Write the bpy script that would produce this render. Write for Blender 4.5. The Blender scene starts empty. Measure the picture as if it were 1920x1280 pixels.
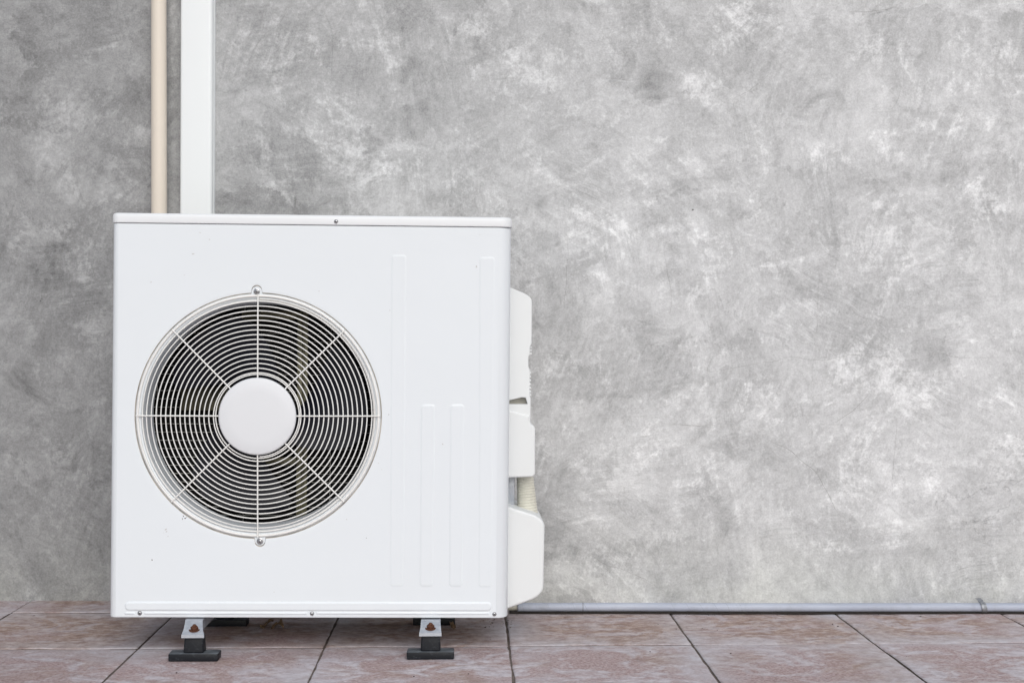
import bpy, bmesh, math, random
from mathutils import Vector, Matrix, noise
random.seed(7)
R = math.radians
sc = bpy.context.scene
COL = sc.collection

# ------------------------------------------------------------ camera
CAMH, FPX, HX, HY = 0.643, 2612.0, 960.0, 630.0
cd = bpy.data.cameras.new("camera")
cam = bpy.data.objects.new("camera", cd); COL.objects.link(cam)
cam.location = (0, 0, CAMH); cam.rotation_euler = (R(90), 0, 0)
cd.sensor_width = 36; cd.lens = FPX / 1920 * 36; cd.shift_y = -10 / 1920
cd.clip_start = 0.05; cd.clip_end = 500
sc.camera = cam

# ------------------------------------------------------------ sky, sun, exposure (bright overcast)
SUN_EL, SUN_AZ = 34, 12          # degrees; azimuth measured from straight behind the camera towards the right
w = bpy.data.worlds.new("World"); sc.world = w; w.use_nodes = True
nt = w.node_tree; nt.nodes.clear()
sky = nt.nodes.new('ShaderNodeTexSky'); sky.sky_type = 'NISHITA'; sky.sun_disc = False
sky.sun_elevation = R(SUN_EL); sky.sun_rotation = R(180 - SUN_AZ)
sky.air_density = 1.0; sky.dust_density = 2.0; sky.ozone_density = 1.0
hs = nt.nodes.new('ShaderNodeHueSaturation'); hs.inputs['Saturation'].default_value = 0.55
bg = nt.nodes.new('ShaderNodeBackground'); bg.inputs['Strength'].default_value = 0.15
wo = nt.nodes.new('ShaderNodeOutputWorld')
nt.links.new(sky.outputs[0], hs.inputs['Color']); nt.links.new(hs.outputs[0], bg.inputs[0]); nt.links.new(bg.outputs[0], wo.inputs[0])
sl = bpy.data.lights.new("sun", 'SUN'); sl.energy = 1.5; sl.angle = R(50); sl.color = (1.0, 0.99, 0.975)
so = bpy.data.objects.new("sun", sl); COL.objects.link(so)
d = Vector((math.sin(R(SUN_AZ)) * math.cos(R(SUN_EL)), -math.cos(R(SUN_AZ)) * math.cos(R(SUN_EL)), math.sin(R(SUN_EL))))
so.rotation_euler = d.to_track_quat('Z', 'Y').to_euler(); so.location = d * 10
vs = sc.view_settings
vs.view_transform = 'Standard'; vs.look = 'None'; vs.gamma = 1; vs.exposure = -0.31; vs.use_curve_mapping = False

# ------------------------------------------------------------ helpers
def at(px, py, Y):                                   # point of the place seen at a pixel of the photo, Y metres away
    return Vector(((px - HX) / FPX * Y, Y, CAMH - (py - HY) / FPX * Y))

class N:                                             # small node-tree builder
    def __init__(s, name):
        s.m = bpy.data.materials.new(name); s.m.use_nodes = True
        s.t = s.m.node_tree; s.t.nodes.clear()
        s.b = s.new('ShaderNodeBsdfPrincipled'); s.o = s.new('ShaderNodeOutputMaterial')
        s.t.links.new(s.b.outputs[0], s.o.inputs[0])
    def new(s, k): return s.t.nodes.new(k)
    def put(s, sock, v):
        if isinstance(v, bpy.types.NodeSocket): s.t.links.new(v, sock)
        elif v is not None:
            if isinstance(v, (tuple, list)) and len(v) == 3 and sock.type == 'RGBA': v = (*v, 1)
            sock.default_value = v
    def pos(s): return s.new('ShaderNodeTexCoord').outputs['Object']
    def map(s, v, scale=(1, 1, 1), rot=(0, 0, 0), loc=(0, 0, 0)):
        n = s.new('ShaderNodeMapping'); s.put(n.inputs[0], v)
        n.inputs['Scale'].default_value = scale; n.inputs['Rotation'].default_value = rot; n.inputs['Location'].default_value = loc
        return n.outputs[0]
    def noise(s, v, scale, det=6, rough=.55, dist=0, col=False):
        n = s.new('ShaderNodeTexNoise'); s.put(n.inputs['Vector'], v); n.inputs['Scale'].default_value = scale
        n.inputs['Detail'].default_value = det; n.inputs['Roughness'].default_value = rough; n.inputs['Distortion'].default_value = dist
        return n.outputs['Color' if col else 'Fac']
    def vor(s, v, scale, feat='DISTANCE_TO_EDGE', rnd=1):
        n = s.new('ShaderNodeTexVoronoi'); n.feature = feat; s.put(n.inputs['Vector'], v); n.inputs['Scale'].default_value = scale
        n.inputs['Randomness'].default_value = rnd
        return n.outputs['Distance']
    def rng(s, v, a, b, c=0, e=1, smooth=False):
        n = s.new('ShaderNodeMapRange'); n.clamp = True
        if smooth: n.interpolation_type = 'SMOOTHSTEP'
        for i, x in enumerate((v, a, b, c, e)): s.put(n.inputs[i], x)
        return n.outputs[0]
    def math(s, op, a, b=None, c=None, clamp=False):
        n = s.new('ShaderNodeMath'); n.operation = op; n.use_clamp = clamp
        s.put(n.inputs[0], a); s.put(n.inputs[1], b); s.put(n.inputs[2], c)
        return n.outputs[0]
    def vmath(s, op, a, b=None, sc=None):
        n = s.new('ShaderNodeVectorMath'); n.operation = op; s.put(n.inputs[0], a); s.put(n.inputs[1], b)
        if sc is not None: s.put(n.inputs['Scale'], sc)
        return n.outputs[0]
    def mix(s, f, a, b, mode='MIX'):
        n = s.new('ShaderNodeMix'); n.data_type = 'RGBA'; n.blend_type = mode; n.clamp_factor = True
        s.put(n.inputs[0], f); s.put(n.inputs[6], a); s.put(n.inputs[7], b)
        return n.outputs[2]
    def grey(s, v):
        n = s.new('ShaderNodeCombineColor')
        for i in range(3): s.put(n.inputs[i], v)
        return n.outputs[0]
    def attr(s, name, out='Fac'):
        n = s.new('ShaderNodeAttribute'); n.attribute_name = name
        return n.outputs[out]
    def bump(s, h, dist, strength=1.0, prev=None):
        n = s.new('ShaderNodeBump'); s.put(n.inputs['Height'], h)
        n.inputs['Distance'].default_value = dist; n.inputs['Strength'].default_value = strength
        if prev: s.put(n.inputs['Normal'], prev)
        return n.outputs[0]
    def done(s, col=None, rough=None, normal=None, **kw):
        s.put(s.b.inputs['Base Color'], col); s.put(s.b.inputs['Roughness'], rough)
        if normal: s.put(s.b.inputs['Normal'], normal)
        for k, v in kw.items(): s.put(s.b.inputs[k.replace('_', ' ')], v)
        return s.m

def tag(o, label=None, cat=None, group=None, kind=None):
    if label: o['label'] = label
    if cat: o['category'] = cat
    if group: o['group'] = group
    if kind: o['kind'] = kind
    return o

def mesh(name, verts, faces, mats, parent=None, smooth=True, mat_idx=None, sharp=35):
    me = bpy.data.meshes.new(name); me.from_pydata([tuple(v) for v in verts], [], faces); me.validate(); me.update()
    return finish(name, me, mats, parent, smooth, mat_idx, sharp)

def finish(name, me, mats, parent, smooth=True, mat_idx=None, sharp=35):
    for m in (mats if isinstance(mats, (list, tuple)) else [mats]): me.materials.append(m)
    if mat_idx: me.polygons.foreach_set('material_index', mat_idx)
    if smooth:
        me.polygons.foreach_set('use_smooth', [True] * len(me.polygons))
        if sharp: me.set_sharp_from_angle(angle=R(sharp))
    o = bpy.data.objects.new(name, me); COL.objects.link(o)
    if parent: o.parent = parent
    return o

def obm(name, bm, mats, parent=None, smooth=True, sharp=35):
    me = bpy.data.meshes.new(name); bmesh.ops.recalc_face_normals(bm, faces=bm.faces); bm.to_mesh(me); bm.free()
    return finish(name, me, mats, parent, smooth, None, sharp)

def add_box(bm, a, b, bev=0, seg=2):
    x0, y0, z0 = a; x1, y1, z1 = b
    vs_ = [bm.verts.new(p) for p in ((x0, y0, z0), (x1, y0, z0), (x1, y1, z0), (x0, y1, z0), (x0, y0, z1), (x1, y0, z1), (x1, y1, z1), (x0, y1, z1))]
    fs = [bm.faces.new([vs_[i] for i in f]) for f in ((0, 3, 2, 1), (4, 5, 6, 7), (0, 1, 5, 4), (1, 2, 6, 5), (2, 3, 7, 6), (3, 0, 4, 7))]
    if bev:
        ed = list({e for f in fs for e in f.edges})
        bmesh.ops.bevel(bm, geom=ed, offset=bev, segments=seg, profile=.5, affect='EDGES')

def add_prism(bm, outline, y0, y1, bev=0, seg=3, minlen=0):     # outline in x-z, extruded along y
    f0 = [bm.verts.new((x, y0, z)) for x, z in outline]; f1 = [bm.verts.new((x, y1, z)) for x, z in outline]
    n = len(outline)
    ff = bm.faces.new(f0); bm.faces.new(f1[::-1])
    for i in range(n): bm.faces.new((f0[i], f1[i], f1[(i + 1) % n], f0[(i + 1) % n]))
    if bev:
        ed = [e for e in ff.edges if e.calc_length() > minlen]
        bmesh.ops.bevel(bm, geom=ed, offset=bev, segments=seg, profile=.5, affect='EDGES', clamp_overlap=True)

def inset(P, d):                                     # mitred inward offset of a closed outline
    m = len(P); area = sum(P[i][0] * P[(i + 1) % m][1] - P[(i + 1) % m][0] * P[i][1] for i in range(m)); sg = 1 if area > 0 else -1
    out = []
    for i in range(m):
        a, b, c = Vector(P[i - 1]), Vector(P[i]), Vector(P[(i + 1) % m])
        u = (b - a).normalized(); v = (c - b).normalized()
        n1 = Vector((-u.y, u.x)) * sg; n2 = Vector((-v.y, v.x)) * sg; q = n1 + n2
        q = q / max(.35, q.dot(n1)) if q.length > 1e-6 else n1
        out.append(tuple(b + q * d))
    return out
def add_soft_prism(bm, outline, y0, y1, r=.003, seg=5):
    rings = [[bm.verts.new((x, y0, z)) for x, z in inset(outline, r + .0006)]]
    for k in range(seg + 1):
        t = math.pi / 2 * k / seg; o_ = inset(outline, r * (1 - math.sin(t))) if k < seg else outline
        rings.append([bm.verts.new((x, y0 + r * (1 - math.cos(t)), z)) for x, z in o_])
    rings.append([bm.verts.new((x, y1, z)) for x, z in outline])
    n = len(outline)
    bm.faces.new(rings[0]); bm.faces.new(rings[-1][::-1])
    for A, B in zip(rings, rings[1:]):
        for i in range(n): bm.faces.new((A[i], B[i], B[(i + 1) % n], A[(i + 1) % n]))

def add_tube(bm, pts, r, seg=8, closed=False, cap=True):
    pts = [Vector(p) for p in pts]; n = len(pts); rings = []; up = None
    for i, p in enumerate(pts):
        a = pts[(i - 1) % n] if (closed or i) else p; b = pts[(i + 1) % n] if (closed or i < n - 1) else p
        t = (b - a).normalized()
        if up is None:
            up = Vector((0, 1, 0)) if abs(t.y) < .9 else Vector((1, 0, 0))
        u = (up - t * up.dot(t)).normalized(); v = t.cross(u); up = u
        rr = r(i / max(1, n - 1)) if callable(r) else r
        rings.append([bm.verts.new(p + (u * math.cos(2 * math.pi * k / seg) + v * math.sin(2 * math.pi * k / seg)) * rr) for k in range(seg)])
    for i in range(n if closed else n - 1):
        A, B = rings[i], rings[(i + 1) % n]
        for k in range(seg): bm.faces.new((A[k], A[(k + 1) % seg], B[(k + 1) % seg], B[k]))
    if cap and not closed: bm.faces.new(rings[0][::-1]); bm.faces.new(rings[-1])

def add_lathe(bm, prof, c=(0, 0, 0), seg=48, axis='y', cap=True):    # prof: (radius, height) pairs
    rings = []
    for r, h in prof:
        if r < 1e-6: 
            p = (c[0], c[1] + h, c[2]) if axis == 'y' else (c[0], c[1], c[2] + h)
            rings.append([bm.verts.new(p)]); continue
        ring = []
        for k in range(seg):
            a = 2 * math.pi * k / seg
            p = (c[0] + r * math.cos(a), c[1] + h, c[2] + r * math.sin(a)) if axis == 'y' else (c[0] + r * math.cos(a), c[1] + r * math.sin(a), c[2] + h)
            ring.append(bm.verts.new(p))
        rings.append(ring)
    for A, B in zip(rings, rings[1:]):
        if len(A) == 1 and len(B) == 1: continue
        for k in range(seg):
            k2 = (k + 1) % seg
            if len(A) == 1: bm.faces.new((A[0], B[k2], B[k]))
            elif len(B) == 1: bm.faces.new((A[k], A[k2], B[0]))
            else: bm.faces.new((A[k], A[k2], B[k2], B[k]))
    if cap:
        for rg in (rings[0], rings[-1]):
            if len(rg) > 1: bm.faces.new(rg)

# ------------------------------------------------------------ materials
def paint_mat(name, col, rough=.34, dirt=.05, speck=True):
    n = N(name); p = n.pos()
    big = n.noise(p, 3.5, 5, .6, .5)
    c = n.mix(n.rng(big, .4, .75, 0, dirt * 2), (*col, 1), (col[0] * .90, col[1] * .885, col[2] * .85, 1))
    if speck:
        v = n.vor(n.vmath('ADD', p, n.vmath('SCALE', n.noise(p, 240, 2, col=True), sc=.004)), 34, 'F1')
        msk = n.rng(n.noise(n.vmath('ADD', p, (3.1, 7.7, 1.3)), 19, 1), .63, .66)
        sp = n.math('MULTIPLY', n.rng(v, .055, .085, 1, 0), msk)
        c = n.mix(n.math('MULTIPLY', sp, .5), c, (.22, .19, .16, 1))
    fine = n.noise(p, 420, 2, .5)
    wav = n.noise(p, 7, 2, .4)
    b = n.bump(wav, .0035, .35); b = n.bump(fine, .0002, .35, b)
    return n.done(c, n.rng(big, .3, .7, rough - .04, rough + .08), b, Specular_IOR_Level=.45)

M_paint = paint_mat("white_enamel", (.772, .816, .85), speck=False)
M_lid = paint_mat("white_enamel_lid", (.81, .835, .855), .3)
M_cover = paint_mat("white_plastic", (.765, .79, .795), .42, .10)
M_wire = paint_mat("cream_wire_coating", (.84, .84, .82), .36, .05, False)
M_cap = paint_mat("grille_cap_plastic", (.735, .755, .78), .4, .03)
M_beigein = paint_mat("recess_beige", (.47, .45, .40), .6, .1, False)

def simple(name, col, rough=.5, var=.25, scale=40, bump=.0003, metal=0, alt=None):
    n = N(name); p = n.pos(); f = n.noise(p, scale, 6, .6)
    alt = alt or tuple(x * (1 - var) for x in col)
    return n.done(n.mix(n.rng(f, .35, .65), (*col, 1), (*alt, 1)), n.rng(f, .3, .7, rough - .08, rough + .1), n.bump(f, bump, .6), Metallic=metal)

M_dark = simple("dark_blade_plastic", (.006, .007, .012), .42, .3, 14, .0004, alt=(.011, .012, .019))
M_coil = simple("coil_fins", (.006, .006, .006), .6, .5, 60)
M_tube = simple("coil_tube_metal", (.75, .75, .70), .35, .3, 50, .0002, .2)
M_bracket = simple("zinc_yellow_steel", (.24, .23, .145), .42, .45, 30, .0003, .2)
M_olive = simple('olive_stay', (.13, .12, .075), .6, .5, 30)
M_inner = simple("inner_sheet", (.04, .039, .036), .6, .4, 20)
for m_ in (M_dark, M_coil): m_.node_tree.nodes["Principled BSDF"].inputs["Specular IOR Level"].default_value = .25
M_screw = simple("screw_steel", (.62, .62, .63), .25, .5, 300, .0002, .85)
M_slot = simple("screw_recess", (.03, .03, .035), .6, .3, 200)
M_rust = simple("rusty_bolt", (.13, .050, .026), .85, .5, 300, .0012, .1, alt=(.07, .025, .012))
M_galv = simple("galvanised_steel", (.50, .53, .57), .42, .2, 60, .0006, .45, alt=(.38, .41, .46))
M_rib = simple("cream_hose", (.66, .65, .56), .5, .12, 30)
M_beige = paint_mat("beige_pvc", (.765, .695, .598), .42, .06, False)
M_trunk = paint_mat("white_trunking_pvc", (.84, .875, .88), .4, .02, False)

def rubber():
    n = N("scuffed_black_rubber"); p = n.pos()
    f = n.noise(n.map(p, (30, 30, 60)), 1, 8, .7, 1.0); g = n.noise(p, 260, 4, .6)
    k = n.math('MULTIPLY', n.math('MULTIPLY', n.rng(f, .5, .72), n.rng(g, .4, .62)), .4)
    z = n.new('ShaderNodeNewGeometry'); sx = n.new('ShaderNodeSeparateXYZ'); n.put(sx.inputs[0], z.outputs['Normal'])
    top = n.math('MULTIPLY', n.rng(sx.outputs[2], .6, .95), n.rng(f, .3, .6, .2, .9))    # settled dust on upward faces
    k = n.math('MAXIMUM', k, top)
    return n.done(n.mix(k, (.009, .011, .015, 1), (.16, .18, .20, 1)), n.rng(k, 0, 1, .5, .85), n.bump(f, .0008, .6), Specular_IOR_Level=.3)
M_rubber = rubber()

def drain():
    n = N("grey_taped_pipe"); p = n.pos()
    sx = n.new('ShaderNodeSeparateXYZ'); n.put(sx.inputs[0], p)
    ang = n.math('ARCTAN2', sx.outputs[1], sx.outputs[2])
    h = n.math('ADD', n.math('MULTIPLY', sx.outputs[0], 34.0), n.math('MULTIPLY', ang, .1591 * 1.0))
    h = n.math('ADD', h, n.math('MULTIPLY', n.noise(p, 5, 2), 1.6))
    fr = n.math('FRACT', h)
    amt = n.rng(n.noise(n.vmath('ADD', p, (5.3, 0, 0)), 6, 2), .42, .62)
    left = n.rng(sx.outputs[0], .32, .75, 1, .12)
    line = n.math('MULTIPLY', n.math('MULTIPLY', n.rng(fr, 0, .045, 1, 0), amt), left)
    f = n.noise(n.map(p, (6, 40, 40)), 1, 6, .6)
    c = n.mix(n.rng(f, .35, .7), (.37, .405, .49, 1), (.46, .50, .585, 1))
    c = n.mix(n.math('MULTIPLY', line, .75), c, (.13, .135, .16, 1))
    low = n.math('MULTIPLY', n.rng(n.noise(p, 25, 5, .7), .52, .7), .35)
    c = n.mix(low, c, (.27, .28, .32, 1))
    return n.done(c, .5, n.bump(n.math('ADD', fr, n.math('MULTIPLY', f, .6)), .0009, .6))
M_drain = drain()

def plaster():
    n = N("polished_cement_plaster"); p0 = n.pos()
    p = n.map(p0, (1, .0001, 1))
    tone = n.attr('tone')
    wv = n.vmath('SUBTRACT', n.noise(p, 1.7, 3, .5, 0, True), (.5, .5, .5))
    pw = n.vmath('ADD', p, n.vmath('SCALE', wv, sc=.30))
    A = n.noise(pw, 3.2, 10, .66, .6)
    B = n.noise(n.vmath('ADD', pw, (9.1, 0, 4.2)), 8.5, 12, .68, .9)
    Cc = n.noise(n.vmath('ADD', pw, (2.1, 0, 8.4)), 20.0, 10, .72, .6)
    # trowel strokes in several directions, each in its own areas
    wv2 = n.vmath('SUBTRACT', n.noise(p, 6, 2, .5, 0, True), (.5, .5, .5))
    pq = n.vmath('ADD', p, n.vmath('SCALE', wv2, sc=.06))
    strokes = None; used = None
    for i, (ang, off) in enumerate(((8, 1.0), (68, 5.0), (-28, 11.0), (96, 17.0), (38, 23.0))):
        q = n.map(n.map(pq, rot=(0, R(ang), 0)), (5.5, 1, 62), loc=(off, 0, off))
        s = n.noise(q, 1, 6, .68, .25)
        s = n.rng(s, .36, .66, -1, 1)
        m = n.rng(n.noise(n.vmath('ADD', p, (off * 3, 0, off)), 3.1, 4, .6, .8), .50, .64, 0, 1)
        t = n.math('MULTIPLY', s, m)
        strokes = t if strokes is None else n.math('ADD', strokes, t)
    broad = None
    for i, (ang, off) in enumerate(((14, 41.0), (62, 47.0), (-40, 53.0), (100, 59.0))):
        q = n.map(n.map(pq, rot=(0, R(ang), 0)), (2.4, 1, 17), loc=(off, 0, off))
        s = n.rng(n.noise(q, 1, 9, .70, .35), .34, .66, -1, 1)
        m = n.rng(n.noise(n.vmath('ADD', p, (off, 0, off * 2)), 2.3, 4, .6, .8), .47, .62, 0, 1)
        t = n.math('MULTIPLY', s, m)
        broad = t if broad is None else n.math('ADD', broad, t)
    fine = n.noise(p, 85, 8, .75); grain = n.noise(p, 230, 6, .75)
    mid = n.noise(pw, 26, 12, .78, .4)
    rag = n.math('ADD', n.math('MULTIPLY', n.math('SUBTRACT', fine, .5), 1.1), n.math('MULTIPLY', n.math('SUBTRACT', mid, .5), 1.3))
    rag = n.math('ADD', rag, n.math('ADD', n.math('MULTIPLY', strokes, .16), n.math('MULTIPLY', broad, .30)))
    # worn pale patches with ragged, speckled edges; smooth dark burnished patches
    pt = n.math('MINIMUM', n.math('MAXIMUM', n.math('MULTIPLY', n.attr('patch'), 8.0), -.38), .75)
    pb = n.math('ADD', n.math('ADD', pt, n.math('MULTIPLY', n.math('SUBTRACT', B, .5), 3.6)), n.math('MULTIPLY', rag, 1.7))
    pale = n.math('ADD', n.rng(pb, .30, .95, 0, .75), n.rng(pb, .95, 1.6, 0, .5))
    db = n.noise(n.vmath('ADD', pw, (31, 0, 2)), 7.5, 10, .66, 1.1)
    pd = n.math('ADD', n.math('ADD', n.math('MULTIPLY', pt, -1), n.math('MULTIPLY', n.math('SUBTRACT', db, .5), 4.0)), n.math('MULTIPLY', rag, .8))
    dark = n.math('ADD', n.rng(pd, .25, .9, 0, .7), n.rng(pd, .9, 1.6, 0, .4))
    pp = n.vmath('ADD', p, n.vmath('SCALE', n.vmath('SUBTRACT', n.noise(p, 5, 12, .66, .3, True), (.5, .5, .5)), sc=.34))
    plates = None
    for sc_, amp, off in ((5.2, .085, 2.0), (12.5, .075, 19.0)):
        q = n.map(pp, (1, 1, 1.35), (0, R(off * 4), 0), (off, 0, off))
        vn = n.new('ShaderNodeTexVoronoi'); vn.feature = 'F1'; n.put(vn.inputs['Vector'], q); vn.inputs['Scale'].default_value = sc_
        sp = n.new('ShaderNodeSeparateColor'); n.put(sp.inputs[0], vn.outputs['Color'])
        q1 = n.math('MULTIPLY', n.math('SUBTRACT', sp.outputs[0], .5), amp)
        plates = q1 if plates is None else n.math('ADD', plates, q1)
    plates = n.math('MULTIPLY', plates, n.rng(Cc, .35, .6, .3, 1.3))
    v = n.math('MULTIPLY', n.math('SUBTRACT', A, .5), .30)
    v = n.math('ADD', v, plates)
    v = n.math('ADD', v, n.math('MULTIPLY', n.math('SUBTRACT', Cc, .5), .18))
    v = n.math('ADD', v, n.math('MULTIPLY', pale, .155))
    v = n.math('ADD', v, n.math('MULTIPLY', dark, -.19))
    v = n.math('ADD', v, n.math('ADD', n.math('MULTIPLY', strokes, .040), n.math("MULTIPLY", broad, .066)))
    v = n.math('ADD', v, n.math('MULTIPLY', n.math('SUBTRACT', mid, .5), .22))
    v = n.math('ADD', v, n.math('MULTIPLY', n.math('SUBTRACT', fine, .5), .34))
    v = n.math('ADD', v, n.math('MULTIPLY', n.math('SUBTRACT', grain, .5), .38))
    # sharp curved trowel ridges: level lines of a smooth field, only here and there
    rid = n.noise(n.vmath('ADD', pw, (3, 0, 17)), 1.6, 2, .4, .4)
    ln = n.math('ABSOLUTE', n.math('SUBTRACT', n.math('FRACT', n.math('MULTIPLY', rid, 9.0)), .5))
    ln = n.math('MULTIPLY', n.rng(ln, 0, .028, 1, 0), n.rng(n.noise(n.vmath('ADD', p, (7, 0, 1)), 3.3, 3), .57, .66))
    v = n.math('ADD', v, n.math('MULTIPLY', ln, -.035))
    # hairline crazing, rare
    ck = n.vor(n.vmath('ADD', p, n.vmath('SCALE', n.vmath('SUBTRACT', n.noise(p, 9, 6, .6, 0, True), (.5, .5, .5)), sc=.16)), 3.0)
    ck = n.math('MULTIPLY', n.rng(ck, .0004, .0030, 1, 0), n.rng(n.noise(n.vmath('ADD', p, (1, 0, 41)), 2.6, 4, .6), .58, .66))
    v = n.math('ADD', v, n.math('MULTIPLY', ck, -.04))
    # pin holes
    ph = n.math('MULTIPLY', n.rng(n.vor(p, 16, 'F1'), .03, .05, 1, 0), n.rng(n.noise(n.vmath('ADD', p, (0, 0, 91)), 13, 1), .64, .67))
    v = n.math('ADD', v, n.math('MULTIPLY', ph, -.3))
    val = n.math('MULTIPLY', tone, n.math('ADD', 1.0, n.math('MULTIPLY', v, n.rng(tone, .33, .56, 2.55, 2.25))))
    base = n.mix(1, n.grey(val), (.985, 1.0, 1.01, 1), 'MULTIPLY')
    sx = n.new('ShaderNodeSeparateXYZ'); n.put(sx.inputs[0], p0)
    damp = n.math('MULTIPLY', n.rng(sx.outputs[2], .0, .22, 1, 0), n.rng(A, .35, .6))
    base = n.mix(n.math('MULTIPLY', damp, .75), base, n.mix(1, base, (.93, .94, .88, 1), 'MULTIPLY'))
    h = n.math('ADD', n.math('MULTIPLY', strokes, .35), n.math('ADD', n.math('MULTIPLY', B, .8), n.math('MULTIPLY', fine, .35)))
    h = n.math('SUBTRACT', h, n.math('ADD', ck, n.math('MULTIPLY', ln, .8)))
    return n.done(base, n.rng(A, .35, .65, .62, .78), n.bump(h, .0022, .55), Specular_IOR_Level=.3)
M_plaster = plaster()
M_crack = simple("plaster_crack", (.29, .29, .285), .9, .4, 120)
M_crack2 = simple("plaster_pale_scratch", (.60, .60, .59), .9, .2, 120)

def tiles():
    n = N("reddish_stone_tile"); p = n.pos()
    rnd = n.attr('rnd'); edge = n.attr('edge')
    ps = n.map(n.vmath('ADD', p, n.vmath('SCALE', n.noise(p, 3, 3, .5, 0, True), sc=.12)), (1, 1.25, 1))
    A = n.noise(ps, 4.2, 9, .62, .8); B = n.noise(n.vmath('ADD', ps, (4, 8, 1)), 9, 9, .7, 1.2)
    F = n.noise(n.map(p, (34, 44, 34)), 1, 9, .76); G = n.noise(n.map(p, (150, 190, 150)), 1, 5, .7)
    brown = n.mix(n.rng(F, .40, .60), (.26, .175, .148, 1), (.47, .36, .305, 1))
    rose = n.mix(n.rng(G, .38, .62), (.28, .195, .19, 1), (.54, .43, .425, 1))
    c = n.mix(n.rng(n.math('ADD', A, n.math('MULTIPLY', n.math('SUBTRACT', rnd, .5), .35)), .40, .60), brown, rose)
    veil = n.math('ADD', n.rng(B, .47, .60), n.math('MULTIPLY', n.math('SUBTRACT', F, .5), 2.4), clamp=True)
    c = n.mix(n.math('MULTIPLY', veil, n.rng(rnd, 0, 1, .50, .95)), c, n.mix(n.rng(F, .4, .6), (.46, .43, .47, 1), (.64, .61, .64, 1)))
    # lime bloom creeping in from the joints
    e = n.rng(n.math('ADD', edge, n.math('MULTIPLY', n.math('SUBTRACT', B, .5), .22)), .0, .085, 1, 0)
    e = n.math('MULTIPLY', e, n.rng(n.noise(p, 3.1, 3), .40, .62))
    c = n.mix(n.math('MULTIPLY', e, n.rng(F, .3, .6, .4, 1)), c, (.56, .555, .60, 1))
    wh = n.math('MULTIPLY', n.rng(n.noise(n.map(p, (9, 13, 9), loc=(3, 1, 0)), 1, 8, .75, .6), .615, .68), .6)
    c = n.mix(wh, c, (.64, .62, .64, 1))
    dk = n.math('MULTIPLY', n.rng(n.noise(n.map(p, (7, 10, 7), loc=(13, 5, 0)), 1, 8, .7, .4), .60, .72), .3)
    c = n.mix(dk, c, (.12, .075, .06, 1))
    pit = n.math('MULTIPLY', n.rng(n.vor(n.map(p, (1, 1.5, 1)), 55, 'F1'), .06, .12, 1, 0), n.rng(n.noise(p, 23, 1), .60, .64))
    c = n.mix(n.math('MULTIPLY', pit, .8), c, (.05, .035, .03, 1))
    h = n.math('ADD', n.math('MULTIPLY', F, .8), n.math('MULTIPLY', G, .35))
    h = n.math('SUBTRACT', h, pit)
    return n.done(c, n.rng(A, .3, .7, .62, .8), n.bump(h, .0028, .7), Specular_IOR_Level=.3)
M_tile = tiles()
M_ground = simple("dark_joint_dirt", (.18, .145, .125), .95, .5, 60, .002)
M_leaf = simple("dry_leaf_brown", (.22, .15, .09), .8, .5, 80, .001)
M_bits_shade = simple("dirt_bits_pipe_shade", (.05, .035, .028), .9, .4, 80)  # loose dirt bits, and the painted shade strip beneath the drain pipe
M_bits2 = simple("pale_grit", (.50, .46, .38), .9, .3, 80)

# ------------------------------------------------------------ ground and pavement
bm = bmesh.new(); 
for s in [(-60, -60, 60, 60)]:
    bm.faces.new([bm.verts.new((x, y, -.0034)) for x, y in ((s[0], s[1]), (s[2], s[1]), (s[2], s[3]), (s[0], s[3]))])
tag(obm("ground", bm, M_ground, smooth=False), kind='structure')

TA = R(1.75); TX, TY, TJ = .383, .376, .0048
t_or = at(947, 1150, .643 * FPX / 520); u0 = t_or.x * math.cos(TA) + t_or.y * math.sin(TA); v0 = 2.895
verts, faces, rndv, edgev, tmi = [], [], [], [], []
rr = random.Random(3)
NU, NV = 14, 10
for i in range(-14, 15):
    for j in range(-12, 3):
        near = -5 <= i <= 6 and -2 <= j <= 2
        a, b = (14, 10) if near else (2, 2)
        x0 = u0 + i * TX + TJ / 2; y0 = v0 + j * TY + TJ / 2; x1 = x0 + TX - TJ; y1 = y0 + TY - TJ
        r_ = rr.uniform(.55, 1) if j < 0 else rr.uniform(.05, .5); tx, ty, tz = rr.uniform(-.0012, .0012), rr.uniform(-.0012, .0012), rr.uniform(-.0006, .0006)
        us = [0, .002, .006] + [TX * k / a for k in range(1, a)] + [TX - TJ - .006, TX - TJ - .002, TX - TJ]
        vv = [0, .002, .006] + [TY * k / b for k in range(1, b)] + [TY - TJ - .006, TY - TJ - .002, TY - TJ]
        base = len(verts)
        for jv, dv in enumerate([0] + vv + [vv[-1]]):
            for iu, du in enumerate([0] + us + [us[-1]]):
                e = min(du, us[-1] - du, dv, vv[-1] - dv)
                low = jv in (0, len(vv) + 1) or iu in (0, len(us) + 1)
                px_, py_ = x0 + du, y0 + dv
                jag = 0.0022 * noise.noise((px_ * 30, py_ * 30, i * 3.1 + j)) if e < .001 else 0
                z = tz + tx * (du / TX - .5) + ty * (dv / TY - .5) + .0009 * noise.noise((px_ * 11, py_ * 14, i + 7.3 * j))
                z -= .0018 if e < 1e-5 else (.0004 if e < .0025 else 0)
                if low: z = -.006
                px_ += jag; py_ += jag
                verts.append((px_ * math.cos(TA) - py_ * math.sin(TA), px_ * math.sin(TA) + py_ * math.cos(TA), z))
                rndv.append(r_); edgev.append(e)
        W_ = len(us) + 2; H_ = len(vv) + 2
        for jv in range(H_ - 1):
            for iu in range(W_ - 1):
                k = base + jv * W_ + iu; faces.append((k, k + 1, k + W_ + 1, k + W_)); tmi.append(1 if jv in (0, H_ - 2) or iu in (0, W_ - 2) else 0)
pav = mesh("pavement", verts, faces, [M_tile, M_ground], smooth=True, sharp=60, mat_idx=tmi)
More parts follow.
